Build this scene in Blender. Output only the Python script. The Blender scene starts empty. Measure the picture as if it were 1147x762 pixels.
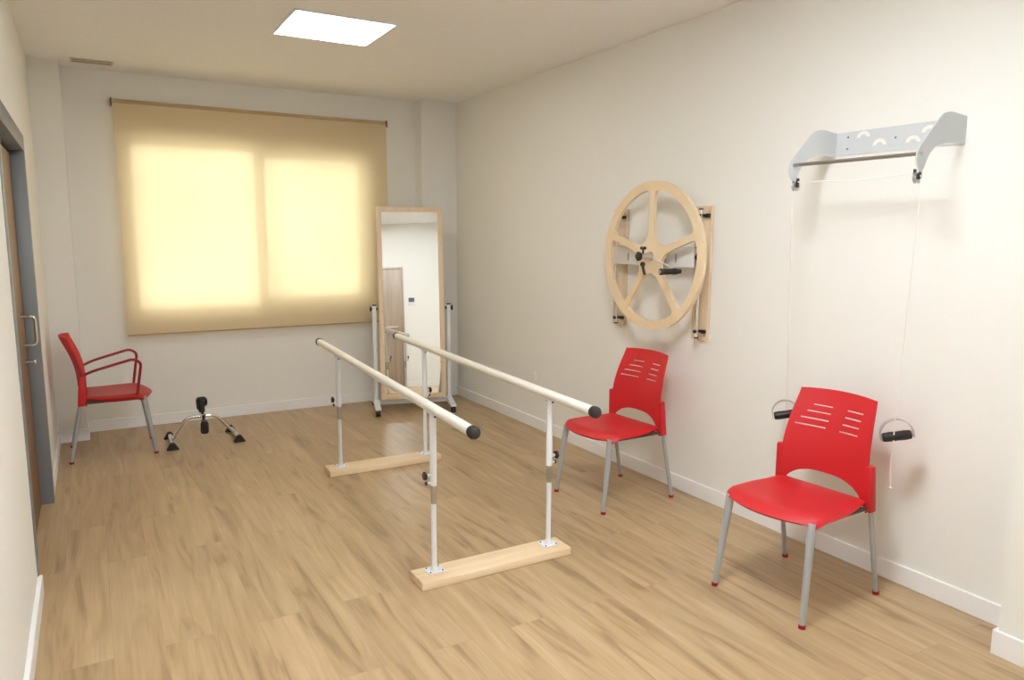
import bpy, bmesh, math
from mathutils import Vector, Matrix
PI = math.pi
scn = bpy.context.scene
COL = scn.collection

# ------------------------------------------------------------------ helpers
def lin(r, g, b):
    f = lambda c: (c/255/12.92) if c/255 <= .04045 else ((c/255+.055)/1.055)**2.4
    return (f(r), f(g), f(b), 1)

def mat(name, col, rough=.5, metal=0, spec=.5, bump=None, coat=0):
    m = bpy.data.materials.new(name); m.use_nodes = True
    nt = m.node_tree; b = nt.nodes['Principled BSDF']
    b.inputs['Base Color'].default_value = col
    b.inputs['Roughness'].default_value = rough
    b.inputs['Metallic'].default_value = metal
    b.inputs['Specular IOR Level'].default_value = spec
    b.inputs['Coat Weight'].default_value = coat
    if bump:
        tc = nt.nodes.new('ShaderNodeTexCoord'); n = nt.nodes.new('ShaderNodeTexNoise')
        n.inputs['Scale'].default_value = bump[0]; n.inputs['Detail'].default_value = 4
        bp = nt.nodes.new('ShaderNodeBump'); bp.inputs['Strength'].default_value = bump[1]
        bp.inputs['Distance'].default_value = bump[2]
        nt.links.new(tc.outputs['Object'], n.inputs['Vector'])
        nt.links.new(n.outputs['Fac'], bp.inputs['Height'])
        nt.links.new(bp.outputs['Normal'], b.inputs['Normal'])
    return m

def wood(name, c1, c2, scale=(3, 3, 40), rough=.5, contrast=(.3, .7), detail=6):
    """grain stretched along the axis given the small scale"""
    m = mat(name, c1, rough)
    nt = m.node_tree; b = nt.nodes['Principled BSDF']
    tc = nt.nodes.new('ShaderNodeTexCoord'); mp = nt.nodes.new('ShaderNodeMapping')
    mp.inputs['Scale'].default_value = scale
    n = nt.nodes.new('ShaderNodeTexNoise'); n.inputs['Scale'].default_value = 1
    n.inputs['Detail'].default_value = detail; n.inputs['Distortion'].default_value = .6
    r = nt.nodes.new('ShaderNodeValToRGB')
    r.color_ramp.elements[0].position = contrast[0]; r.color_ramp.elements[0].color = c1
    r.color_ramp.elements[1].position = contrast[1]; r.color_ramp.elements[1].color = c2
    L = nt.links.new
    L(tc.outputs['Object'], mp.inputs['Vector']); L(mp.outputs[0], n.inputs['Vector'])
    L(n.outputs['Fac'], r.inputs['Fac']); L(r.outputs[0], b.inputs['Base Color'])
    return m

def T(loc=(0, 0, 0), rz=0, rx=0, ry=0):
    return Matrix.Translation(loc) @ Matrix.Rotation(rz, 4, 'Z') @ Matrix.Rotation(ry, 4, 'Y') @ Matrix.Rotation(rx, 4, 'X')

def add_box(bm, lo, hi, bev=0, M=None, seg=2):
    lo, hi = Vector(lo), Vector(hi)
    r = bmesh.ops.create_cube(bm, size=1)
    vs = r['verts']; c = (lo+hi)/2; d = hi-lo
    for v in vs: v.co = Vector((c.x+v.co.x*d.x, c.y+v.co.y*d.y, c.z+v.co.z*d.z))
    if bev:
        es = list({e for v in vs for e in v.link_edges})
        r = bmesh.ops.bevel(bm, geom=es, offset=bev, segments=seg, affect='EDGES', profile=.5)
        vs = list({v for v in r['verts']} | {v for v in vs if v.is_valid})
    if M is not None:
        for v in vs: v.co = M @ v.co
    return vs

def frame(d):
    d = d.normalized()
    a = Vector((0, 0, 1)) if abs(d.z) < .9 else Vector((1, 0, 0))
    u = d.cross(a).normalized(); return u, d.cross(u).normalized()

def add_tube(bm, pts, r, n=14, cap=True, r_end=None, flat=1.0):
    """round tube along a polyline; r may be a list"""
    pts = [Vector(p) for p in pts]; N = len(pts)
    rs = r if isinstance(r, (list, tuple)) else [r+((r_end-r)*i/(N-1) if r_end is not None else 0) for i in range(N)]
    tans = []
    for i in range(N):
        if i == 0: t = pts[1]-pts[0]
        elif i == N-1: t = pts[-1]-pts[-2]
        else: t = (pts[i+1]-pts[i]).normalized()+(pts[i]-pts[i-1]).normalized()
        tans.append(t.normalized())
    u, v = frame(tans[0]); rings = []
    for i in range(N):
        t = tans[i]; u = (u-t*u.dot(t)).normalized(); w = t.cross(u)
        rings.append([bm.verts.new(pts[i]+(u*math.cos(2*PI*k/n)+w*flat*math.sin(2*PI*k/n))*rs[i]) for k in range(n)])
    for a, b in zip(rings, rings[1:]):
        for k in range(n): bm.faces.new((a[k], a[(k+1) % n], b[(k+1) % n], b[k]))
    if cap:
        bm.faces.new(rings[0][::-1]); bm.faces.new(rings[-1])
    return [x for ring in rings for x in ring]

def arc(pts, rad=.03, n=6):
    """round the corners of a polyline"""
    pts = [Vector(p) for p in pts]; out = [pts[0]]
    for i in range(1, len(pts)-1):
        a, b, c = pts[i-1], pts[i], pts[i+1]
        d = min(rad, (a-b).length*.48, (c-b).length*.48)
        p, q = b+(a-b).normalized()*d, b+(c-b).normalized()*d
        for k in range(n+1):
            s = k/n; out.append((1-s)**2*p+2*s*(1-s)*b+s*s*q)
    out.append(pts[-1]); return out

def add_prism(bm, poly, axis, lo, hi, M=None):
    """polygon in the two remaining axes, pushed along axis"""
    def mk(p, h):
        if axis == 0: v = (h, p[0], p[1])
        elif axis == 1: v = (p[0], h, p[1])
        else: v = (p[0], p[1], h)
        v = Vector(v)
        return bm.verts.new(M @ v if M is not None else v)
    A = [mk(p, lo) for p in poly]; B = [mk(p, hi) for p in poly]; n = len(poly)
    bm.faces.new(A[::-1]); bm.faces.new(B)
    for k in range(n): bm.faces.new((A[k], A[(k+1) % n], B[(k+1) % n], B[k]))
    return A+B

def add_ball(bm, c, r, sc=(1, 1, 1), M=None, u=20, v=12):
    R = bmesh.ops.create_uvsphere(bm, u_segments=u, v_segments=v, radius=r)
    for x in R['verts']:
        x.co = Vector((x.co.x*sc[0], x.co.y*sc[1], x.co.z*sc[2]))+Vector(c)
        if M is not None: x.co = M @ x.co
    return R['verts']

def add_knob(bm, base, d, r, length, lobes=5, n=40, depth=.16):
    """star knob: lobed disc on a stub, axis d"""
    base = Vector(base); d = Vector(d).normalized(); u, w = frame(d)
    prof = [(0, .35), (.35*length, .35), (.4*length, .92), (.55*length, 1), (.85*length, 1), (length, .8)]
    rings = []
    for h, s in prof:
        ring = []
        for k in range(n):
            a = 2*PI*k/n; rr = r*s*(1-(depth*(.5-.5*math.cos(lobes*a)) if s > .5 else 0))
            ring.append(bm.verts.new(base+d*h+(u*math.cos(a)+w*math.sin(a))*rr))
        rings.append(ring)
    for a, b in zip(rings, rings[1:]):
        for k in range(n): bm.faces.new((a[k], a[(k+1) % n], b[(k+1) % n], b[k]))
    bm.faces.new(rings[0][::-1]); bm.faces.new(rings[-1])

def obj(name, bm, m, parent=None, smooth=True, kind=None, label=None, mods=()):
    bmesh.ops.recalc_face_normals(bm, faces=bm.faces)
    me = bpy.data.meshes.new(name); bm.to_mesh(me); bm.free()
    for x in (m if isinstance(m, (list, tuple)) else [m]): me.materials.append(x)
    if smooth:
        me.polygons.foreach_set('use_smooth', [True]*len(me.polygons))
        me.set_sharp_from_angle(angle=math.radians(35))
    o = bpy.data.objects.new(name, me); COL.objects.link(o)
    if parent: o.parent = parent
    if kind: o['kind'] = kind
    if label: o['label'] = label
    return o

def thing(name, label, cat, loc=(0, 0, 0), rz=0, group=None):
    o = bpy.data.objects.new(name, None); COL.objects.link(o)
    o.empty_display_size = .1
    o.location = loc; o.rotation_euler = (0, 0, rz)
    o['label'] = label; o['category'] = cat
    if group: o['group'] = group
    return o

def objs(name, bm, m, parent):
    """one object for each connected piece of the mesh"""
    seen = set(); out = []
    bm.verts.ensure_lookup_table()
    for v0 in bm.verts:
        if v0 in seen: continue
        st = [v0]; isl = []; seen.add(v0)
        while st:
            v = st.pop(); isl.append(v)
            for e in v.link_edges:
                w = e.other_vert(v)
                if w not in seen: seen.add(w); st.append(w)
        b = bmesh.new(); mp = {v: b.verts.new(v.co) for v in isl}
        for f in {f for v in isl for f in v.link_faces}: b.faces.new([mp[v] for v in f.verts])
        out.append(obj(name, b, m, parent))
    bm.free(); return out

def tag(o, label, cat, group=None):
    o['label'] = label; o['category'] = cat
    if group: o['group'] = group
    return o

def copy_tree(o, parent=None):
    c = o.copy(); COL.objects.link(c); c.parent = parent
    for ch in list(o.children): copy_tree(ch, c)
    return c

B = bmesh.new
# ------------------------------------------------------------------ materials
M_wall = mat('wall_paint', lin(244, 243, 238), .75, spec=.25, bump=(180, .12, .002))
M_ceil = mat('ceiling_paint', lin(250, 250, 249), .85, spec=.2)
M_base = mat('baseboard_paint', lin(250, 250, 250), .4)
M_frame_grey = mat('door_frame_grey', lin(128, 132, 136), .4, metal=.2)
M_chrome = mat('chrome', (.72, .71, .69, 1), .14, metal=1)
M_steel = mat('brushed_steel', (.50, .50, .49, 1), .28, metal=1)
M_white = mat('white_enamel', lin(235, 238, 243), .3)
M_silver = mat('silver_paint', lin(176, 179, 182), .38, metal=.25)
M_lav = mat('pulley_enamel', lin(212, 217, 220), .4)
M_black = mat('black_plastic', (.012, .011, .011, 1), .4)
M_rubber = mat('dark_rubber', (.02, .015, .013, 1), .65)
M_red = mat('red_plastic', lin(199, 28, 36), .5, bump=(500, .15, .001))
M_redpad = mat('red_padded', lin(176, 28, 30), .4)
M_redtube = mat('red_tube', lin(150, 18, 28), .3)
M_redcap = mat('red_cap', lin(150, 22, 18), .5)
M_rail = mat('rail_cream', lin(240, 238, 230), .35)
M_rope = mat('rope_white', lin(240, 236, 228), .7)
M_beech = wood('beech', lin(238, 216, 182), lin(228, 199, 160), (1.5, 30, 30), .42)
M_beechY = wood('beech_upright', lin(234, 214, 186), lin(224, 198, 164), (30, 30, 1.5), .42)
M_wheel = wood('wheel_ply', lin(240, 220, 188), lin(234, 208, 170), (4, 4, 4), .42)
M_frameW = wood('mirror_beech', lin(240, 220, 190), lin(230, 204, 170), (25, 25, 1.6), .4)
M_doorw = wood('door_oak', lin(132, 94, 66), lin(100, 68, 46), (22, 22, 1.3), .4)
M_doorg = wood('rear_door_oak', lin(176, 158, 140), lin(150, 130, 112), (26, 26, 1.0), .45)  # paler oak: the brightness of the mirror reflection is put into the colour
M_gap_shade = mat('gap_shade', (.01, .01, .01, 1), .8)  # near-black standing for the shade behind the door leaf
M_grey = mat('grey_screen', lin(90, 94, 96), .3)
M_under = mat('under_seat', lin(70, 55, 45), .6)

M_mirror = mat('mirror_glass', (.93, .95, .94, 1), 0.0, metal=1)

def floor_mat():
    m = mat('oak_vinyl_planks', (1, 1, 1, 1), .36, spec=.45); nt = m.node_tree; L = nt.links.new
    N = nt.nodes.new; b = nt.nodes['Principled BSDF']
    tc = N('ShaderNodeTexCoord'); sep = N('ShaderNodeSeparateXYZ'); com = N('ShaderNodeCombineXYZ')
    L(tc.outputs['Object'], sep.inputs[0]); L(sep.outputs['Y'], com.inputs['X']); L(sep.outputs['X'], com.inputs['Y'])
    br = N('ShaderNodeTexBrick'); L(com.outputs[0], br.inputs['Vector'])
    br.inputs['Scale'].default_value = 1; br.inputs['Brick Width'].default_value = 1.5
    br.inputs['Row Height'].default_value = .178; br.inputs['Mortar Size'].default_value = .0012
    br.inputs['Mortar Smooth'].default_value = .3; br.offset = .37; br.offset_frequency = 2
    br.inputs['Color1'].default_value = (0, 0, 0, 1); br.inputs['Color2'].default_value = (1, 1, 1, 1)
    br.inputs['Mortar'].default_value = (.5, .5, .5, 1)
    # per plank offset of the grain
    sh = N('ShaderNodeVectorMath'); sh.operation = 'SCALE'; sh.inputs['Scale'].default_value = 37
    L(br.outputs['Color'], sh.inputs[0])
    ad = N('ShaderNodeVectorMath'); ad.operation = 'ADD'
    L(tc.outputs['Object'], ad.inputs[0]); L(sh.outputs[0], ad.inputs[1])
    def grain(sc, det, dist):
        mp = N('ShaderNodeMapping'); mp.inputs['Scale'].default_value = sc; L(ad.outputs[0], mp.inputs['Vector'])
        n = N('ShaderNodeTexNoise'); n.inputs['Scale'].default_value = 1; n.inputs['Detail'].default_value = det
        n.inputs['Distortion'].default_value = dist; L(mp.outputs[0], n.inputs['Vector']); return n.outputs['Fac']
    g1 = grain((11, 1.15, 1), 6, 1.4); g2 = grain((75, 2.4, 1), 4, .3)
    r1 = N('ShaderNodeValToRGB'); L(g1, r1.inputs['Fac'])
    e = r1.color_ramp.elements
    e[0].position = .28; e[0].color = lin(152, 125, 92)
    e[1].position = .72; e[1].color = lin(198, 173, 136)
    x = e.new(.42); x.color = lin(179, 152, 115)
    x = e.new(.56); x.color = lin(188, 161, 124)
    r2 = N('ShaderNodeValToRGB'); L(g2, r2.inputs['Fac'])
    r2.color_ramp.elements[0].position = .25; r2.color_ramp.elements[0].color = (.92, .915, .90, 1)
    r2.color_ramp.elements[1].position = .65; r2.color_ramp.elements[1].color = (1.04, 1.04, 1.04, 1)
    mx = N('ShaderNodeMix'); mx.data_type = 'RGBA'; mx.blend_type = 'MULTIPLY'; mx.inputs['Factor'].default_value = 1
    L(r1.outputs[0], mx.inputs['A']); L(r2.outputs[0], mx.inputs['B'])
    r3 = N('ShaderNodeValToRGB'); L(br.outputs['Color'], r3.inputs['Fac'])
    r3.color_ramp.elements[0].color = (.93, .925, .92, 1); r3.color_ramp.elements[1].color = (1.04, 1.04, 1.04, 1)
    m2 = N('ShaderNodeMix'); m2.data_type = 'RGBA'; m2.blend_type = 'MULTIPLY'; m2.inputs['Factor'].default_value = 1
    L(mx.outputs['Result'], m2.inputs['A']); L(r3.outputs[0], m2.inputs['B'])
    m3 = N('ShaderNodeMix'); m3.data_type = 'RGBA'; m3.blend_type = 'MULTIPLY'
    m3.inputs['B'].default_value = (.9, .88, .85, 1)
    L(br.outputs['Fac'], m3.inputs['Factor']); L(m2.outputs['Result'], m3.inputs['A'])
    L(m3.outputs['Result'], b.inputs['Base Color'])
    bp = N('ShaderNodeBump'); bp.inputs['Strength'].default_value = .15; bp.inputs['Distance'].default_value = .002
    L(g2, bp.inputs['Height']); L(bp.outputs[0], b.inputs['Normal'])
    return m
M_floor = floor_mat()

def emis(name, col, s):
    m = bpy.data.materials.new(name); m.use_nodes = True; nt = m.node_tree; nt.nodes.clear()
    e = nt.nodes.new('ShaderNodeEmission'); e.inputs[0].default_value = col; e.inputs[1].default_value = s
    o = nt.nodes.new('ShaderNodeOutputMaterial'); nt.links.new(e.outputs[0], o.inputs[0]); return m
M_panel = emis('panel_diffuser', (1, .97, .90, 1), 13)
M_panel_added = emis('panel_diffuser_added', (.93, .975, 1.02, 1), 54)  # strong glow for the two added panels out of view

def fabric_mat():
    m = bpy.data.materials.new('blind_fabric'); m.use_nodes = True; nt = m.node_tree; nt.nodes.clear()
    N = nt.nodes.new; L = nt.links.new
    tc = N('ShaderNodeTexCoord'); mp = N('ShaderNodeMapping'); mp.inputs['Scale'].default_value = (260, 1, 260)
    n = N('ShaderNodeTexNoise'); n.inputs['Scale'].default_value = 1; L(tc.outputs['Object'], mp.inputs[0]); L(mp.outputs[0], n.inputs['Vector'])
    r = N('ShaderNodeValToRGB'); r.color_ramp.elements[0].color = lin(226, 211, 184); r.color_ramp.elements[1].color = lin(238, 225, 200)
    L(n.outputs['Fac'], r.inputs[0])
    d = N('ShaderNodeBsdfDiffuse'); L(r.outputs[0], d.inputs[0])
    t = N('ShaderNodeBsdfTranslucent'); t.inputs[0].default_value = (1, .83, .52, 1)
    p = N('ShaderNodeBsdfTransparent'); p.inputs[0].default_value = (1, .90, .66, 1)
    a = N('ShaderNodeMixShader'); a.inputs[0].default_value = .40; L(d.outputs[0], a.inputs[1]); L(t.outputs[0], a.inputs[2])
    c = N('ShaderNodeMixShader'); c.inputs[0].default_value = .045; L(a.outputs[0], c.inputs[1]); L(p.outputs[0], c.inputs[2])
    o = N('ShaderNodeOutputMaterial'); L(c.outputs[0], o.inputs[0]); return m
M_fabric = fabric_mat()

def pane_mat():
    m = bpy.data.materials.new('window_glass'); m.use_nodes = True; nt = m.node_tree; nt.nodes.clear()
    N = nt.nodes.new; L = nt.links.new
    p = N('ShaderNodeBsdfTransparent'); p.inputs[0].default_value = (.95, .97, .96, 1)
    g = N('ShaderNodeBsdfGlossy'); g.inputs['Roughness'].default_value = .02
    f = N('ShaderNodeFresnel'); f.inputs[0].default_value = 1.45
    a = N('ShaderNodeMixShader'); L(f.outputs[0], a.inputs[0]); L(p.outputs[0], a.inputs[1]); L(g.outputs[0], a.inputs[2])
    o = N('ShaderNodeOutputMaterial'); L(a.outputs[0], o.inputs[0]); return m
M_pane = pane_mat()

# ------------------------------------------------------------------ room shell
WL, D, H = -3.478, 6.78, 2.88
NY = .10            # rear wall of the room (behind the view)
YB = -1.2           # end of the entrance recess the picture is taken from
def struct(name, bm, m, **k):
    return obj(name, bm, m, kind='structure', smooth=False, **k)

b = B(); add_box(b, (WL-.2, YB-.2, -.12), (.2, D+.2, 0)); struct('floor', b, M_floor)
b = B(); add_box(b, (WL-.2, YB-.2, H), (.2, D+.2, H+.12)); struct('ceiling', b, M_ceil)
# right wall with the step near the camera
b = B(); add_box(b, (0, YB-.2, 0), (.2, D+.2, H)); struct('wall_right', b, M_wall)
b = B(); add_box(b, (-.235, NY-.1, 0), (-.0005, 1.345, H)); struct('wall_pier', b, M_wall)
# left wall with the door opening
DY0, DY1, DZ = 3.72, 5.10, 2.16
b = B()
add_box(b, (WL-.2, YB-.2, 0), (WL, DY0, H)); add_box(b, (WL-.2, DY1, 0), (WL, D+.2, H))
add_box(b, (WL-.2, DY0, DZ), (WL, DY1, H)); struct('wall_left', b, M_wall)
# far wall: window opening, a column in each corner
WX0, WX1, WZ0, WZ1 = -2.880, -.820, .928, 2.385
b = B()
add_box(b, (WL, D, 0), (WX0, D+.24, H)); add_box(b, (WX1, D, 0), (0, D+.24, H))
add_box(b, (WX0, D, 0), (WX1, D+.24, WZ0)); add_box(b, (WX0, D, WZ1), (WX1, D+.24, H))
add_box(b, (WL, 6.52, 0), (-3.28, D, H)); add_box(b, (-.365, 6.62, 0), (0, D, H))
struct('wall_far', b, M_wall)
# rear wall and entrance recess
b = B(); add_box(b, (-2.72, NY-.12, 0), (0, NY, H)); add_box(b, (-2.72, YB, 0), (-2.6, NY-.12, H)); struct('wall_rear', b, M_wall)
b = B(); add_box(b, (WL, YB-.15, 0), (-2.6, YB, H)); struct('wall_entrance', b, M_wall)
# baseboards
BH, BT = .092, .015
def bboard(name, segs):
    b = B()
    for lo, hi in segs:
        add_box(b, (lo[0], lo[1], 0), (hi[0], hi[1], BH), .003)
    struct(name, b, M_base)
bboard('baseboard_right', [((-BT, 1.345, 0), (0, 6.62, 0))])
b = B(); add_box(b, (-.235-BT, NY, 0), (-.235, 1.345+BT, .10), .003); add_box(b, (-.235, 1.345, 0), (0, 1.345+BT, .10), .003); struct('baseboard_pier', b, M_base)
bboard('baseboard_left', [((WL, DY1, 0), (WL+BT, 6.52, 0))])
bboard('baseboard_entrance', [((WL, YB, 0), (WL+BT+.004, 3.735, 0))])
bboard('baseboard_far', [((-3.28, D-BT, 0), (-.365, D, 0)), ((WL, 6.52-BT, 0), (-3.28+BT, 6.52, 0)), ((-3.28, 6.52, 0), (-3.28+BT, D-BT, 0)),
                         ((-.365-BT, 6.62, 0), (-.365, D-BT, 0)), ((-.365-BT, 6.62-BT, 0), (0, 6.62, 0))])
bboard('baseboard_rear', [((-1.658, NY, 0), (-.235, NY+BT, 0))])

# ------------------------------------------------------------------ window and blind
b = B(); Y0, Y1 = D+.085, D+.145
fw = .052
add_box(b, (WX0, Y0, WZ0), (WX0+fw, Y1, WZ1), .004); add_box(b, (WX1-fw, Y0, WZ0), (WX1, Y1, WZ1), .004)
add_box(b, (WX0+fw, Y0, WZ0), (WX1-fw, Y1, WZ0+fw), .004); add_box(b, (WX0+fw, Y0, WZ1-fw), (WX1-fw, Y1, WZ1), .004)
add_box(b, (-1.858, Y0-.01, WZ0+fw), (-1.792, Y1, WZ1-fw), .004)
win = obj('window_1', b, M_white, kind='structure')
for x0, x1, bt in ((WX0+fw, -1.865, .0), (-1.785, WX1-fw, .06)):
    b = B(); add_box(b, (x0, Y0+.025, WZ0+fw), (x1, Y0+.031, WZ1-fw))
    obj('pane', b, M_pane, win, smooth=False)
    if bt:
        b = B(); e = .055
        add_box(b, (x0, Y0+.005, WZ0+fw), (x0+.012, Y1-.01, WZ1-fw)); add_box(b, (x1-.04, Y0+.005, WZ0+fw), (x1, Y1-.01, WZ1-fw))
        add_box(b, (x0+.012, Y0+.005, WZ0+fw), (x1-.04, Y1-.01, WZ0+fw+bt)); add_box(b, (x0+.012, Y0+.005, WZ1-fw-.05), (x1-.04, Y1-.01, WZ1-fw))
        obj('sash', b, M_white, win)
BX0, BX1 = -2.95, -.680
bl = thing('roller_blind', 'tan fabric roller blind drawn down over the bright window', 'blind', (0, 6.70, 0))
b = B()
for i in range(24):
    z0 = .795+(2.645-.795)*i/24; z1 = .795+(2.645-.795)*(i+1)/24
    w = lambda z: .004*math.sin(z*2.6)
    for j in range(20):
        xa = BX0+.006+(BX1-BX0-.012)*j/20; xb = BX0+.006+(BX1-BX0-.012)*(j+1)/20
        b.faces.new([b.verts.new(p) for p in ((xa, w(z0), z0), (xb, w(z0), z0), (xb, w(z1), z1), (xa, w(z1), z1))])
bmesh.ops.remove_doubles(b, verts=b.verts, dist=1e-5)
obj('fabric', b, M_fabric, bl)
b = B(); add_tube(b, [(BX0+.01, .024, 2.640), (BX1-.01, .024, 2.640)], .024, 24); obj('roller', b, mat('roller_wrap', lin(196, 170, 128), .8), bl)
b = B(); add_tube(b, [(BX0+.006, 0, .788), (BX1-.006, 0, .788)], .009, 12, flat=.7); obj('bottom_bar', b, mat('blind_hem', lin(188, 166, 124), .7), bl)
for x in (BX0, BX1-.004):
    b = B(); add_box(b, (x-.004, -.012, 2.612), (x+.006, .079, 2.668), .002)
    for k in range(5): add_ball(b, (x+.001, -.014, 2.655-.011*k), .0045, u=8, v=6)
    obj('bracket', b, mat('bracket_grey', lin(120, 100, 78), .5), bl)

# ------------------------------------------------------------------ doors
d = obj('door_1', (lambda b: (add_box(b, (WL-.05, DY0+.09, .008), (WL-.088, DY1-.092, 2.05), .002), b)[1])(B()), M_doorw, kind='structure')
b = B()
add_box(b, (WL-.11, DY1-.065, 0), (WL+.018, DY1, DZ-.09), .002); add_box(b, (WL-.11, DY0, 0), (WL+.006, DY0+.075, DZ-.09), .002)
add_box(b, (WL-.11, DY0, DZ-.09), (WL+.018, DY1, DZ), .002)
obj('door_frame', b, M_frame_grey, d)
b = B(); xs = WL-.048
add_tube(b, arc([(xs, 4.80, 1.155), (xs+.062, 4.80, 1.155), (xs+.062, 4.80, .995), (xs, 4.80, .995)], .028), .0085, 14)
for z in (1.155, .995): add_tube(b, [(xs-.001, 4.80, z), (xs+.006, 4.80, z)], .016, 20)
obj('pull_handle', b, M_chrome, d)
b = B(); add_tube(b, [(xs-.001, 4.80, .90), (xs+.008, 4.80, .90)], .018, 20); add_tube(b, [(xs+.006, 4.80, .90), (xs+.045, 4.80, .90)], .0075)
add_box(b, (xs+.040, 4.788, .889), (xs+.050, 4.812, .911), .002); obj('thumb_turn', b, M_chrome, d)
b = B(); add_box(b, (WL-.13, DY0+.02, 0), (WL-.1, DY1-.02, DZ)); obj('gap_shade_sheet', b, M_gap_shade, d, smooth=False)  # black sheet behind the leaf, paints the shade in the jamb gap
# rear door, seen in the mirror
RX0, RX1 = -2.60, -1.74
d2 = obj('door_2', (lambda b: (add_box(b, (RX0, NY+.004, .006), (RX1, NY+.03, 2.07), .002), b)[1])(B()), M_doorg, kind='structure')
b = B(); add_box(b, (RX0-.04, NY+.002, 0), (RX0-.004, NY+.036, 2.11), .002); add_box(b, (RX1+.004, NY+.002, 0), (RX1+.04, NY+.036, 2.11), .002)
add_box(b, (RX0-.004, NY+.002, 2.075), (RX1+.004, NY+.036, 2.11), .002); obj('door_frame', b, M_doorg, d2)
b = B(); add_tube(b, [(RX1-.17, NY+.03, 1.06), (RX1-.17, NY+.075, 1.06)], .009); add_tube(b, [(RX1-.27, NY+.075, 1.06), (RX1-.06, NY+.075, 1.06)], .011)
obj('bar_handle', b, M_white, d2)

# thermostat
b = B(); add_box(b, (-1.62, NY, 1.43), (-1.50, NY+.014, 1.575), .004)
t = obj('thermostat', b, M_white); tag(t, 'small thermostat with a grey screen seen in the mirror, beside the wooden door', 'thermostat')
b = B(); add_box(b, (-1.61, NY+.014, 1.49), (-1.51, NY+.018, 1.565), .001); obj('screen', b, M_grey, t)

# ------------------------------------------------------------------ ceiling light, vent, cover
def panel(x0, x1, y0, y1, m, label):
    t = thing('ceiling_light', label, 'light', ((x0+x1)/2, (y0+y1)/2, H))
    hx, hy = (x1-x0)/2, (y1-y0)/2; f = .014
    b = B()
    add_box(b, (-hx, -hy, -.008), (-hx+f, hy, .0), .001); add_box(b, (hx-f, -hy, -.008), (hx, hy, .0), .001)
    add_box(b, (-hx+f, -hy, -.008), (hx-f, -hy+f, .0), .001); add_box(b, (-hx+f, hy-f, -.008), (hx-f, hy, .0), .001)
    obj('frame', b, M_white, t)
    b = B(); add_box(b, (-hx+f, -hy+f, -.005), (hx-f, hy-f, -.001)); obj('diffuser', b, m, t, smooth=False)
    b = B(); add_tube(b, [(-.02, hy-.02, -.005), (-.02, hy-.02, -.011)], .006); obj('clip', b, M_grey, t)
    return t
panel(-2.080, -1.452, 4.400, 4.995, M_panel, 'square white recessed ceiling light glowing in front of the window')
panel(-2.080, -1.452, 1.35, 1.95, M_panel_added, 'added out-of-view ceiling light panel above the near end of the parallel bars')  # unseen panel, added to brighten the near room and right wall
panel(-3.35, -2.85, -.75, -.25, M_panel_added, 'small added out-of-view ceiling light panel above the entrance recess')  # unseen panel behind the view, added for bounce light
v = thing('ceiling_vent', 'narrow slotted white air vent in the ceiling by the far left corner', 'vent', (-3.065, 6.475, H))
b = B()
for y0, y1 in ((-.075, -.052), (-.012, .012), (.055, .075)): add_box(b, (-.14, y0, -.006), (.14, y1, 0), .001)
for x in (-.14, .128): add_box(b, (x, -.052, -.006), (x+.012, .055, 0), .001)
obj('frame', b, mat('vent_paint', lin(222, 212, 196), .5), v)
b = B(); add_box(b, (-.13, -.06, -.0015), (.13, .06, -.0002)); obj('slot_backing', b, mat('vent_dark', lin(120, 108, 92), .8), v)
b = B(); add_tube(b, [(0, 5.149, .433), (-.004, 5.149, .433)], .042, 32); add_tube(b, [(-.004, 5.149, .433), (-.007, 5.149, .433)], .036, 32)
tag(obj('cover_plate', b, M_wall), 'small round white cover plate low on the right wall behind the rail', 'cover plate')

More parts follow.
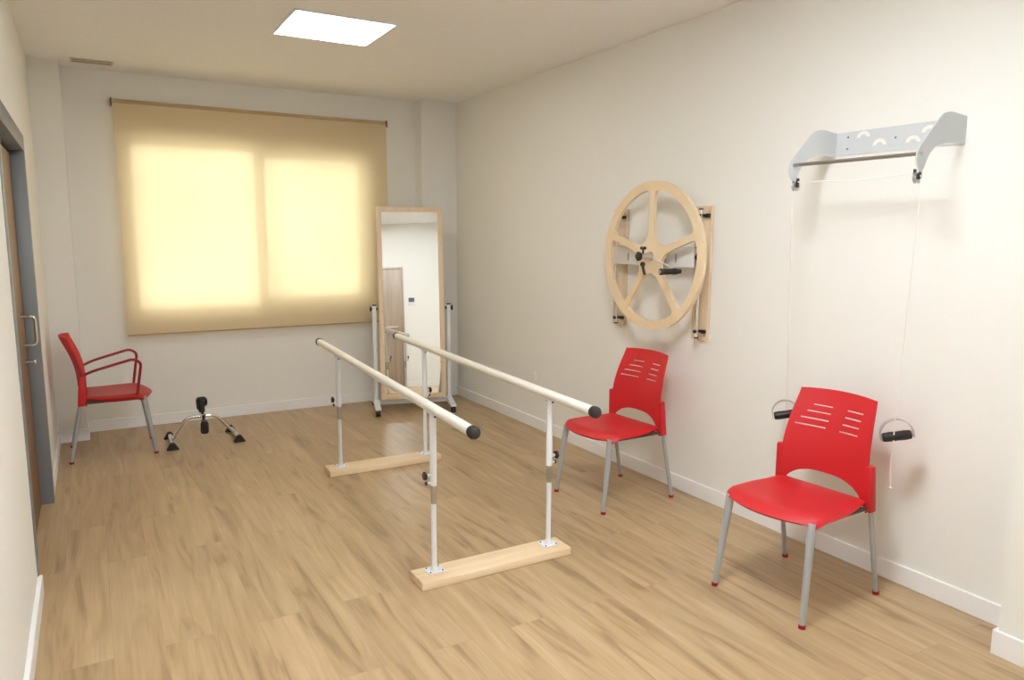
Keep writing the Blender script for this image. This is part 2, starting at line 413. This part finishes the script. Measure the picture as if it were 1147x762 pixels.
# ------------------------------------------------------------------ chairs
def interp(tab, z):
    if z <= tab[0][0]: return tab[0][1]
    for (a, va), (c, vc) in zip(tab, tab[1:]):
        if z <= c:
            s = (z-a)/(c-a); s = s*s*(3-2*s) if False else s
            return va+(vc-va)*s
    return tab[-1][1]
def smooth_tab(tab, z, h=.03):
    return (interp(tab, z-h)+2*interp(tab, z)+interp(tab, z+h))/4
PROF = [(.38, -.196), (.47, -.192), (.57, -.192), (.66, -.204), (.76, -.235), (.89, -.292)]
HALF = [(.38, .222), (.56, .220), (.64, .216), (.74, .207), (.84, .194), (.89, .187)]
def make_chair(label, loc, rz, arms=False, group=None, pad=False):
    t = thing('armchair' if arms else 'chair', label, 'chair', loc, rz, group)
    red = M_red
    # backrest grid with slots
    rows = [(.815, .10, .58, -.70, -.26), (.784, .10, .68, -.68, -.24), (.752, .10, .78, -.66, -.22), (.720, .13, .86, -.66, -.18)]
    sh = .0055
    zs = sorted(set([.395, .41, .43, .45, .47, .49, .51, .53, .56, .59, .62, .65, .68, .70] + [z for r in rows for z in (r[0]-sh/2, r[0]+sh/2)] + [.85, .87, .885]))
    ts = sorted(set([-1, -.97, -.9, -.8, -.7, -.3, -.4, -.5, 0, .2, .3, .4, .9, .97, 1] + [x for r in rows for x in r[1:]]))
    arch = lambda tt: .405+.117*max(0, 1-(abs(tt)/.985)**3.0)**.7 if abs(tt) < .985 else .40
    b = B(); V = {}
    for i, z in enumerate(zs):
        for j, tt in enumerate(ts):
            zz = z
            if z <= .56:      # squeeze the lower rows onto the arch
                lo = arch(tt); zz = lo+(.56-lo)*(z-.395)/(.56-.395)
            if z >= .85: zz += .008*(1-tt*tt)*(z-.84)/.045
            hw = smooth_tab(HALF, zz)
            f = smooth_tab(PROF, zz)+((.046 if arms else .026)+.006*max(0, (zz-.6)/.3))*abs(tt)**2.0-(.012 if arms else .004)
            V[i, j] = b.verts.new((tt*hw, f, zz))
    for i in range(len(zs)-1):
        for j in range(len(ts)-1):
            zc = (zs[i]+zs[i+1])/2; tc = (ts[j]+ts[j+1])/2; hole = False
            for z, a1, a2, b1, b2 in rows:
                if abs(zc-z) < sh/2 and (a1 < tc < a2 or b1 < tc < b2): hole = True
            if not hole: b.faces.new((V[i, j], V[i, j+1], V[i+1, j+1], V[i+1, j]))
    bmesh.ops.recalc_face_normals(b, faces=b.faces)
    bmesh.ops.solidify(b, geom=b.faces[:], thickness=.009)
    # side brackets that slide over the rear tubes
    for s in (-1, 1):
        vs = add_box(b, (s*.230-.0155, -.024, .405), (s*.230+.0155, .024, .616), .008)
        for v_ in vs:
            k = (v_.co.z-.402)/.21
            v_.co.y = v_.co.y*(1-.35*k)+(-.186+.012*k); v_.co.x -= s*.004*k
    obj('backrest', b, red, t)
    # seat
    b = B(); n, m_ = 28, 28; V = {}
    for i in range(n+1):
        q = i/n
        for j in range(m_+1):
            tt = -1+2*j/m_
            ff = .222+.055*(1-tt*tt)
            f = -.205+(ff+.205)*q
            hw = .214+.038*min(1, q/.55) - .030*max(0, (q-.84)/.16)**2.5
            z = .464-.010*(1-tt*tt)*math.sin(PI*min(1, q*1.1))
            z -= .034*max(0, (q-.83)/.17)**2.0
            z -= .022*max(0, (abs(tt)-.86)/.14)**2*min(1, q*3)
            z -= .018*max(0, (.2-q)/.2)**2
            V[i, j] = b.verts.new((tt*hw, f, z))
    for i in range(n):
        for j in range(m_): b.faces.new((V[i, j], V[i, j+1], V[i+1, j+1], V[i+1, j]))
    bmesh.ops.recalc_face_normals(b, faces=b.faces)
    if b.faces[0].normal.z < 0: bmesh.ops.reverse_faces(b, faces=b.faces)
    th = .036 if pad else .014
    top = b.faces[:]
    bmesh.ops.solidify(b, geom=top, thickness=th)
    for s in (-1, 1): add_box(b, (s*.213-.012, -.204, .432), (s*.213+.02, -.155, .450), .005)
    obj('seat', b, M_redpad if pad else red, t)
    b = B()
    for s in (-1, 1): add_tube(b, arc([(s*.205, .215, .405), (s*.205, .195, .425), (s*.225, -.18, .425)], .02), .010, 10)
    for f in (-.14, .16): add_tube(b, [(-.21, f, .425), (.21, f, .425)], .009, 10)
    objs('under_frame_tube', b, M_under, t)
    for s in (-1, 1):
        b = B(); add_tube(b, arc([(s*.228, .268, .012), (s*.207, .210, .435)], .02), .0120, 18, r_end=.0190)
        lg = obj('leg', b, M_silver, t)
        b = B(); add_tube(b, [(s*.2285, .2695, 0), (s*.2280, .268, .016)], .0145, 16); obj('foot_cap', b, M_redcap, lg)
        b = B(); add_tube(b, arc([(s*.236, -.272, .012), (s*.229, -.188, .42), (s*.229, -.186, .46)], .08), .0110, 18, r_end=.0115)
        lg = obj('leg', b, M_silver, t)
        b = B(); add_tube(b, [(s*.2355, -.273, 0), (s*.236, -.272, .016)], .0145, 16); obj('foot_cap', b, M_redcap, lg)
    if arms:
        for s in (-1, 1):
            b = B(); add_tube(b, arc([(s*.238, -.165, .625), (s*.25, -.10, .655), (s*.262, .155, .722), (s*.258, .205, .690), (s*.236, .168, .455)], .055, 8), .0095, 14)
            obj('armrest', b, M_redtube, t)
    return t
g = 'red plastic side chairs against the right wall'
chA = make_chair('red plastic chair without armrests below the white pulley bracket, nearest the camera', (-.485, 2.092, 0), math.radians(94.3))
chB = copy_tree(chA); chB.location = (-.432, 3.502, 0); chB.rotation_euler.z = math.radians(93.0)
chB['label'] = 'red plastic chair without armrests below the round wooden wheel'
make_chair('red chair with tubular armrests and padded seat by the grey door frame', (-3.110, 6.098, 0), math.radians(-90), arms=True, pad=True)

# ------------------------------------------------------------------ parallel bars
pb = thing('parallel_bars', 'white walking parallel bars on two beech base boards in the middle of the floor', 'parallel bars')
PZ = .041
def board(cx, cy, L, W, ang):
    M = T((cx, cy, 0), ang); b = B(); w = W/2
    prof = [(-w, 0), (w, 0), (w, PZ-.005), (w-.006, PZ), (-w+.006, PZ), (-w, PZ-.005)]
    add_prism(b, prof, 0, -L/2, L/2, M)
    bmesh.ops.bevel(b, geom=b.edges[:], offset=.003, segments=1, affect='EDGES')
    return obj('base_board', b, M_beech, pb)
bd = [board(-1.567, 2.982, .81, .155, math.radians(-.6)), board(-1.475, 4.755, .81, .155, math.radians(-.8))]
ZR = .822; DIRR = Vector((.155, 2.85, 0)).normalized()
posts = [(-1.872, 3.003, -1), (-1.243, 2.990, 1), (-1.783, 4.768, -1), (-1.162, 4.756, 1)]
for x, y, s in posts:
    p = obj('post', (lambda b: (add_tube(b, [(x, y, PZ), (x, y, .370)], .0128, 20), b)[1])(B()), M_white, pb)
    b = B(); add_tube(b, [(x, y, .365), (x, y, .47)], .0124, 20); obj('chrome_tube', b, M_steel, p)
    b = B(); add_tube(b, [(x, y, .458), (x, y, ZR-.020)], .0162, 22)
    add_box(b, (x-.024, y-.020, .494), (x+.024, y+.020, .502), .002) if False else None
    add_tube(b, [(x+s*.012, y, .508), (x+s*.032, y, .508)], .008, 12); add_tube(b, [(x+s*.012, y, .472), (x+s*.030, y, .472)], .006, 12)
    obj('sleeve', b, M_white, p)
    b = B(); add_knob(b, (x+s*.028, y, .508), (s, 0, 0), .021, .022); add_knob(b, (x+s*.027, y, .472), (s, 0, 0), .0095, .014, lobes=8, depth=.05)
    obj('knob', b, M_black, p)
    b = B(); add_box(b, (x-.042, y-.036, PZ), (x+.042, y+.036, PZ+.005), .002); add_tube(b, [(x, y, PZ+.004), (x, y, PZ+.03)], .020, 20, r_end=.0135)
    fl = obj('flange', b, M_white, p)
    b = B()
    for dx in (-.031, .031):
        for dy in (-.026, .026): add_tube(b, [(x+dx, y+dy, PZ+.005), (x+dx, y+dy, PZ+.0075)], .0042, 8)
    objs('screw', b, M_rubber, fl)
    b = B(); M = T((x, y, 0), math.atan2(-DIRR.x, DIRR.y))
    add_box(b, (-.014, -.038, ZR-.028), (.014, .038, ZR-.018), .003, M); sd = obj('saddle', b, M_white, p)
    b = B()
    for dy in (-.030, .030): add_tube(b, [M @ Vector((0, dy, ZR-.036)), M @ Vector((0, dy, ZR-.027))], .006, 8)
    objs('screw', b, M_black, sd)
for x0, y0, x1, y1 in ((-1.896, 2.545, -1.742, 5.36), (-1.2665, 2.582, -1.120, 5.40)):
    b = B(); add_tube(b, [(x0, y0, ZR), (x1, y1, ZR)], .0236, 28); r = obj('handrail', b, M_rail, pb)
    a = Vector((x0, y0, ZR)); c = Vector((x1, y1, ZR)); dd = (c-a).normalized()
    for q, sg in ((a, -1), (c, 1)):
        b = B(); u, w = frame(dd*sg); n = 24; rings = []
        for h, rr in ((-.018, .0250), (.004, .0278), (.014, .0262), (.024, .020), (.030, .009)):
            rings.append([b.verts.new(q+dd*sg*h+(u*math.cos(2*PI*k/n)+w*math.sin(2*PI*k/n))*rr) for k in range(n)])
        for r0, r1 in zip(rings, rings[1:]):
            for k in range(n): b.faces.new((r0[k], r0[(k+1) % n], r1[(k+1) % n], r1[k]))
        b.faces.new(rings[0][::-1]); b.faces.new(rings[-1])
        obj('end_cap', b, M_rubber, r)

# ------------------------------------------------------------------ standing mirror
LP, RP = Vector((-.966, 6.35, 0)), Vector((-.310, 6.17, 0))
mc = (LP+RP)/2; ma = math.atan2(RP.y-LP.y, RP.x-LP.x); mw = (RP-LP).length/2
mr = thing('standing_mirror', 'tall tilting mirror in a beech frame on a white wheeled stand', 'mirror', mc, ma)
# local: x along width, -y towards the room
for s in (-1, 1):
    b = B(); x = s*mw
    add_box(b, (x-.018, -.018, .055), (x+.018, .018, .975), .003); p = obj('stand_post', b, M_white, mr)
    b = B(); add_box(b, (x-.019, -.019, .973), (x+.019, .019, .984), .002); obj('post_cap', b, M_black, p)
    b = B(); add_knob(b, (x+s*.018, 0, .945), (s, 0, 0), .026, .022); add_tube(b, [(x-s*.013, 0, .945), (x-s*.030, 0, .945)], .014); obj('knob', b, M_black, p)
    b = B(); poly = [(-.25, .055), (-.25, .075), (-.02, .105), (.02, .105), (.25, .075), (.25, .055)]
    add_prism(b, poly, 0, x-.025, x+.025); bmesh.ops.bevel(b, geom=b.edges[:], offset=.002, segments=1, affect='EDGES')
    ft = obj('foot', b, M_white, mr)
    for y in (-.232, .232):
        b = B(); add_tube(b, [(x-.020, y, .027), (x+.020, y, .027)], .027, 24); add_box(b, (x-.016, y-.018, .024), (x+.016, y+.018, .058), .004)
        obj('caster', b, M_rubber, ft)
b = B(); add_box(b, (-mw+.014, -.016, .056), (mw-.014, .016, .092), .003); obj('crossbar', b, M_white, mr)
# tilted frame
TILT = math.radians(4.8); FH, FW, FT = 1.755, .600, .044
MT = T((0, 0, .945), 0, -TILT)           # top leans back (+y)
z0, z1 = .108-.945, .112-.945+FH; w = FW/2
b = B()
for lo, hi in (((-w, -.014, z0), (-w+FT, .014, z1)), ((w-FT, -.014, z0), (w, .014, z1)), ((-w+FT, -.014, z0), (w-FT, .014, z0+FT+.004)), ((-w+FT, -.014, z1-FT), (w-FT, .014, z1))):
    add_box(b, lo, hi, .003, MT)
fr = obj('wooden_frame', b, M_frameW, mr)
b = B(); add_box(b, (-w+FT, -.006, z0+FT+.004), (w-FT, -.002, z1-FT), 0, MT); obj('mirror_glass', b, M_mirror, mr, smooth=False)
b = B(); add_box(b, (-w+FT, -.002, z0+FT+.004), (w-FT, .006, z1-FT), 0, MT); obj('backing', b, M_doorg, mr, smooth=False)

# ------------------------------------------------------------------ pedal exerciser
px, py = -2.490, 6.04
pe = thing('pedal_exerciser', 'chrome pedal exerciser with black pedals on the floor below the window', 'pedal exerciser', (px, py, 0))
for s, ex in ((-1, -.006), (1, .006)):
    b = B(); x = s*.228
    yo = .03 if s < 0 else .02
    add_tube(b, [(x+s*.01, -.165+yo, .032), (x-s*.0, .165+yo, .032)], .0165, 18); fb = obj('floor_bar', b, M_chrome, pe)
    for y, xx in ((-.175+yo, x+s*.01), (.175+yo, x)):
        b = B(); add_prism(b, [(xx-.045, 0), (xx+.045, 0), (xx+.018, .046), (xx+.008, .054), (xx-.008, .054), (xx-.018, .046)], 1, y-.020, y+.020)
        bmesh.ops.bevel(b, geom=b.edges[:], offset=.003, segments=1, affect='EDGES'); obj('rubber_foot', b, M_rubber, fb)
b = B(); add_tube(b, arc([(-.226, .02, .04), (-.120, 0, .202), (.088, 0, .202), (.226, .02, .04)], .05, 8), .0125, 16); ar = obj('arch_tube', b, M_chrome, pe)
b = B(); add_tube(b, [(0, -.026, .205), (0, .026, .205)], .019, 20); obj('axle_hub', b, M_chrome, pe)
for s, up in ((-1, -1), (1, 1)):
    b = B(); add_box(b, (-.011, s*.028-.006, min(.205, .205+up*.09)-.01), (.011, s*.028+.006, max(.205, .205+up*.09)+.01), .003)
    cr = obj('crank', b, M_black, pe)
    b = B(); zc = .200+up*.068
    yc = s*.068
    add_box(b, (-.022, yc-.032, zc-.046), (.022, yc+.032, zc+.046), .006)
    pd = obj('pedal', b, M_black, pe)
    b = B(); zt = zc+(.048 if up > 0 else -.048)
    if up > 0:
        add_tube(b, arc([(-.024, yc, zc-.02), (-.028, yc, zt+.012), (.034, yc, zt+.014), (.036, yc, zt-.03), (.022, yc, zt-.045)], .02), .010, 8)
        for k in (-.018, 0.018): add_tube(b, arc([(-.024, yc+k, zc-.02), (-.028, yc+k, zt+.012), (.034, yc+k, zt+.014), (.036, yc+k, zt-.03), (.022, yc+k, zt-.045)], .02), .009, 8)
    else:
        add_tube(b, arc([(-.022, yc, zc+.03), (-.026, yc, zt-.004), (.024, yc, zt-.006), (.024, yc, zc+.03)], .02), .006, 8)
    obj('pedal_strap', b, M_rubber, pd)

# ------------------------------------------------------------------ shoulder wheel on the wall
sw = thing('shoulder_wheel', 'large round wooden exercise wheel mounted on the right wall', 'exercise wheel', (-.001, 3.62, 1.48))
WY, WZ = -.100, .003           # wheel centre relative to the empty
for y0, y1, zz0, zz1, ty in ((-.460, -.328, .987-1.48, 1.782-1.48, -.415), (.322, .452, .997-1.48, 1.787-1.48, .358)):
    b = B(); add_box(b, (-.020, y0, zz0), (0, y1, zz1), .002); bd_ = obj('wall_board', b, M_beechY, sw)
    b = B()
    for z in (zz0+.03, zz1-.03): add_tube(b, [(-.020, y0+.02, z), (-.0215, y0+.02, z)], .004, 8)
    objs('screw', b, M_grey, bd_)
    b = B(); add_tube(b, [(-.062, ty, zz0+.02), (-.062, ty, zz1-.02)], .0125, 20)
    tb = obj('guide_tube', b, M_chrome, sw)
    b = B()
    for z in (zz0+.018, zz1-.018): add_tube(b, [(-.062, ty, z-.004), (-.062, ty, z+.004)], .0135, 18)
    for z in (zz0+.055, zz1-.055):
        add_tube(b, [(-.020, ty, z), (-.052, ty, z)], .009, 12); add_tube(b, [(-.060, ty+.0, z), (-.082, ty, z)], .011, 14)
        add_box(b, (-.046, ty-.042, z-.011), (-.024, ty-.018, z+.011), .003)
    objs('end_clamp', b, M_black, tb)
PY0, PY1 = -.395, .400
b = B(); add_box(b, (-.084, PY0, -.060), (-.078, PY1, .062), .001)
for z in (-.060, .056): add_box(b, (-.084, PY0, z), (-.066, PY1, z+.006), .001)
cp_ = obj('cross_plate', b, mat('plate_enamel', lin(232, 232, 232), .4), sw)
b = B()
for y in (-.240, -.145, .215):
    add_prism(b, [(y+.008*math.cos(a)+.014*0, -.008+.030*math.sin(a)) for a in [2*PI*k/20 for k in range(20)]], 0, -.0855, -.0838)
objs('slot', b, mat('slot_shadow', lin(168, 166, 162), .6), cp_)
b = B()
add_knob(b, (-.072, PY0-.002, .005), (0, -1, 0), .024, .028); add_knob(b, (-.072, PY1+.002, .005), (0, 1, 0), .024, .028)
objs('side_knob', b, M_black, cp_)
# the wheel: rim and five spokes cut out of one sheet
def wheel_mesh(R=.458, r=.403, th=.024, x0=-.166):
    b = B(); N = 300
    # five openings: each a rounded sector
    holes = []
    ang0 = [math.radians(a) for a in (90, 162, 234, 306, 18)]
    sws = .0195
    for i in range(5):
        a, c = ang0[i], ang0[(i+1) % 5]
        if c < a: c += 2*PI
        # sector corners offset from spoke centre lines by sws; spokes flare towards the hub
        def edge(aa, sgn, rad):
            half = sws+.026*max(0, 1-(rad-.07)/.14)**2
            return aa+sgn*math.asin(min(.95, half/rad))
        pts = []
        rads = [.100+(r-.100)*k/16 for k in range(17)]
        inner_a = edge(a, 1, rads[0]); inner_c = edge(c, -1, rads[0])
        left = [(rr, edge(a, 1, rr)) for rr in rads]; right = [(rr, edge(c, -1, rr)) for rr in rads]
        # drop points where the spokes cross
        left = [p for p, q in zip(left, right) if p[1] < q[1]-.02]; right = [q for p, q in zip([(rr, edge(a, 1, rr)) for rr in rads], right) if p[1] < q[1]-.02]
        out = [(r, left[-1][1]+(right[-1][1]-left[-1][1])*k/24) for k in range(1, 24)]
        poly = left+out+right[::-1]
        P = [Vector((rr*math.cos(t_), rr*math.sin(t_), 0)) for rr, t_ in poly]
        # round corners by smoothing
        for _ in range(3):
            P = [(P[k-1]+2*P[k]+P[(k+1) % len(P)])/4 for k in range(len(P))]
        holes.append(P)
    def loop(P, x): return [b.verts.new((x, WY-p.x, WZ+p.y)) for p in P]
    # mirror: angles measured as seen from the room (camera sees +y world on its left)
    outer = [Vector((R*math.cos(2*PI*k/120), R*math.sin(2*PI*k/120), 0)) for k in range(120)]
    faces_edges = []
    L0 = [loop(outer, x0)]+[loop(h, x0) for h in holes]
    es = []
    for L in L0:
        for k in range(len(L)): es.append(b.edges.new((L[k], L[(k+1) % len(L)])))
    bmesh.ops.triangle_fill(b, edges=es, use_beauty=True, use_dissolve=False)
    # remove fill inside holes
    def inside(pt, P):
        c = False; j = len(P)-1
        for i in range(len(P)):
            if (P[i].y > pt.y) != (P[j].y > pt.y) and pt.x < (P[j].x-P[i].x)*(pt.y-P[i].y)/(P[j].y-P[i].y)+P[i].x: c = not c
            j = i
        return c
    kill = []
    for f in b.faces:
        c = f.calc_center_median(); q = Vector((WY-c.y, c.z-WZ, 0))
        if any(inside(q, h) for h in holes): kill.append(f)
    bmesh.ops.delete(b, geom=kill, context='FACES_ONLY')
    ex = bmesh.ops.extrude_face_region(b, geom=b.faces[:])
    for v_ in ex['geom']:
        if isinstance(v_, bmesh.types.BMVert): v_.co.x = x0+th
    return b
b = wheel_mesh(); wh = obj('wheel', b, M_wheel, sw)
b = B(); add_tube(b, [(-.166, WY, WZ), (-.170, WY, WZ), (-.245, WY, WZ)], [.030, .026, .013], 28); add_tube(b, [(-.142, WY, WZ), (-.084, WY, WZ)], .022, 24); obj('hub', b, M_steel, sw)
b = B(); add_knob(b, (-.240, WY, WZ), (-1, 0, 0), .030, .026, lobes=5, depth=.1)
add_tube(b, [(-.225, WY, WZ), (-.225, WY, WZ+.045)], .006, 10); add_tube(b, [(-.225, WY+.020, WZ+.050), (-.225, WY-.020, WZ+.050)], .009, 12)
obj('hub_knob', b, M_black, sw)
b = B(); add_tube(b, arc([(-.225, WY, WZ-.04), (-.225, WY-.003, WZ-.070), (-.225, WY-.022, WZ-.112)], .01), [.012]*1+[.012]*7+[.006] if False else .009, 12)
add_ball(b, (-.225, WY, WZ-.05), .016); obj('clamp_lever', b, M_black, sw)
b = B(); add_box(b, (-.172, -.26, -.0035), (-.168, 0, .0035), .001, T((0, WY, WZ), 0, math.radians(17.5))); obj('crank_arm', b, M_white, sw)
b = B(); add_tube(b, [(-.150, -.352, -.080), (-.170, -.352, -.080), (-.186, -.352, -.080), (-.205, -.352, -.080), (-.212, -.352, -.080), (-.285, -.352, -.080), (-.300, -.352, -.080), (-.306, -.352, -.080)],
                  [.014, .016, .019, .020, .0165, .018, .020, .014], 20); gp = obj('hand_grip', b, M_black, sw)
b = B(); add_tube(b, [(-.306, -.352, -.080), (-.309, -.352, -.080)], .010, 16); obj('grip_end', b, M_steel, gp)

# ------------------------------------------------------------------ pulley on the wall
pu = thing('pulley_bracket', 'pale grey metal pulley bracket with a chrome rod high on the right wall', 'pulley bracket', (-.001, 0, 0))
YL, YR = 2.373, 1.765
b = B(); outl = [(YR, 1.989), (YR, 2.098), (YL, 2.100), (YL, 1.992)]
add_prism(b, outl, 0, -.004, 0)
pl = obj('wall_plate', b, M_lav, pu)
b = B()
for y, z in ((2.228, 2.074), (2.144, 2.030), (1.985, 2.026), (1.915, 2.062)):
    P = [(y+.034*math.cos(a), z-.008+.030*math.sin(a)) for a in [PI*k/12 for k in range(13)]]+[(y+.016*math.cos(a), z-.006+.012*math.sin(a)) for a in [PI-PI*k/8 for k in range(9)]]
    add_prism(b, P, 0, -.0055, -.0038)
objs('arched_opening', b, M_wall, pl)
b = B()
for y, z in ((2.308, 2.075), (2.309, 2.021), (2.068, 2.048), (1.84, 2.075), (1.84, 2.02)): add_tube(b, [(-.0035, y, z), (-.006, y, z)], .0045, 8)
objs('screw', b, M_grey, pl)
SIDE = [(0, 1.989), (0, 2.100), (-.05, 2.104), (-.097, 2.109), (-.13, 2.108), (-.162, 2.100), (-.19, 2.080), (-.217, 2.053), (-.25, 2.021), (-.287, 1.984), (-.312, 1.958), (-.326, 1.935), (-.330, 1.912), (-.322, 1.885), (-.300, 1.860),
        (-.285, 1.862), (-.270, 1.885), (-.258, 1.912), (-.240, 1.938), (-.215, 1.960), (-.185, 1.974), (-.14, 1.984), (-.08, 1.990)]
for y in (YL, YR):
    b = B(); add_prism(b, SIDE, 1, y-.0025, y+.0025); sp = obj('side_plate', b, M_lav, pu)
    cx_, cz_ = -.292, 1.838
    b = B(); yc = y-.012 if y == YL else y+.012
    add_tube(b, [(cx_, yc-.007, cz_), (cx_, yc-.003, cz_), (cx_, yc, cz_), (cx_, yc+.003, cz_), (cx_, yc+.007, cz_)], [.022, .020, .015, .020, .022], 24); obj('pulley_wheel', b, M_steel, sp)
    b = B()
    for k in (-.011, .011): add_box(b, (-.302, yc+k-.0012, 1.832), (-.282, yc+k+.0012, 1.874), .001)
    add_tube(b, [(cx_, yc-.016, cz_), (cx_, yc+.016, cz_)], .005, 10); objs('pulley_fork', b, M_black, sp)
b = B(); add_tube(b, [(-.300, YL+.004, 1.935), (-.300, YR-.004, 1.932)], .0085, 18); obj('rod', b, M_steel, pu)
# rope
yl, yr = YL-.012, YR+.012; XR = -.292
b = B()
def turn(y, sgn):
    return [(XR+.0, y, 1.838+.0)]
HL = Vector((-0.12, 2.483, 0.695)); HR = Vector((-0.2, 1.833, 0.749))
rope = [HL+Vector((-.01, -.012, -.20)), HL+Vector((-.004, -.004, -.10)), HL+Vector((0, -.002, .0)), HL+Vector((0, 0, .080)), (XR, yl+.018, 1.80), (XR, yl+.014, 1.846), (XR, yl, 1.858), (XR, 2.07, 1.846), (XR, yr, 1.858), (XR, yr-.014, 1.846), (XR, yr-.017, 1.80),
        HR+Vector((-.022, 0, .080)), HR+Vector((-.022, 0, .02)), HR+Vector((-.022, .0, -.05)), HR+Vector((-.01, .012, -.13)), HR+Vector((-.008, .006, -.235))]
add_tube(b, arc(rope, .02, 3), .0026, 8)
add_ball(b, rope[-1], .006, u=8, v=6); add_ball(b, rope[0], .006, u=8, v=6)
tag(obj('pulley_rope', b, M_rope), 'thin white rope running over both pulleys and hanging down the right wall', 'rope')
def handle(loc, rz, label):
    t = thing('rope_handle', label, 'handle', loc, rz); t.rotation_euler.y = math.radians(-12)
    b = B(); add_tube(b, [(-.058, 0, 0), (-.054, 0, 0), (-.03, 0, 0), (0, 0, 0), (.03, 0, 0), (.054, 0, 0), (.058, 0, 0)], [.015, .0195, .0215, .0205, .0215, .0195, .015], 20)
    obj('grip', b, M_black, t)
    b = B(); n = 20; wd = .017; prev = None
    for th in (0,):
        P = [Vector((-.0635, 0, -.012))]+[Vector((-.0635*math.cos(PI*k/n), 0, .012+.062*math.sin(PI*k/n))) for k in range(n+1)]+[Vector((.0635, 0, -.012))]
        rows = []
        for k, p in enumerate(P):
            a = P[max(0, k-1)]; c = P[min(len(P)-1, k+1)]; tt = (c-a).normalized(); nn = Vector((-tt.z, 0, tt.x))
            rows.append([b.verts.new(p+nn*o+Vector((0, w_, 0))) for o, w_ in ((0, -wd), (0, wd), (.0025, wd), (.0025, -wd))])
        for r0, r1 in zip(rows, rows[1:]):
            for k in range(4): b.faces.new((r0[k], r0[(k+1) % 4], r1[(k+1) % 4], r1[k]))
        b.faces.new(rows[0]); b.faces.new(rows[-1][::-1])
    obj('metal_strap', b, M_steel, t)
    return t
handle(HL, math.radians(-45), 'black grip with a metal strap hanging left of the nearest red chair backrest')
handle(HR, math.radians(-45), 'black grip with a metal strap hanging right of the nearest red chair backrest')

# ------------------------------------------------------------------ world (daylight outside the window)
w_ = bpy.data.worlds.new('World'); scn.world = w_; w_.use_nodes = True
nt = w_.node_tree; bg = nt.nodes['Background']
tc = nt.nodes.new('ShaderNodeTexCoord'); nz = nt.nodes.new('ShaderNodeTexNoise'); nz.inputs['Scale'].default_value = 9; nz.inputs['Detail'].default_value = 3
rp = nt.nodes.new('ShaderNodeValToRGB'); rp.color_ramp.elements[0].position = .40; rp.color_ramp.elements[0].color = (.55, .52, .45, 1)
rp.color_ramp.elements[1].position = .66; rp.color_ramp.elements[1].color = (1, .97, .9, 1)
nt.links.new(tc.outputs['Generated'], nz.inputs['Vector']); nt.links.new(nz.outputs['Fac'], rp.inputs['Fac']); nt.links.new(rp.outputs[0], bg.inputs[0])
bg.inputs[1].default_value = 6.8

# ------------------------------------------------------------------ camera
cam = bpy.data.cameras.new('Camera'); co = bpy.data.objects.new('Camera', cam); COL.objects.link(co)
YAW, PITCH, ROLL, F = .5241, -.1405, .0035, 818.8
cy, sy, cp, sp_ = math.cos(YAW), math.sin(YAW), math.cos(PITCH), math.sin(PITCH)
fwd = Vector((sy*cp, cy*cp, sp_)); rt = Vector((cy, -sy, 0)); up = rt.cross(fwd)
c_, s_ = math.cos(ROLL), math.sin(ROLL)
R_ = rt*c_+up*s_; U_ = up*c_-rt*s_
co.matrix_world = Matrix(((R_.x, U_.x, -fwd.x, -3.19), (R_.y, U_.y, -fwd.y, 0), (R_.z, U_.z, -fwd.z, 1.6), (0, 0, 0, 1)))
cam.sensor_fit = 'HORIZONTAL'; cam.sensor_width = 36; cam.lens = F/1147*36
cam.clip_start = .05
scn.camera = co
vs = scn.view_settings
vs.view_transform = 'Standard'; vs.look = 'None'; vs.gamma = 1; vs.exposure = .06; vs.use_curve_mapping = False
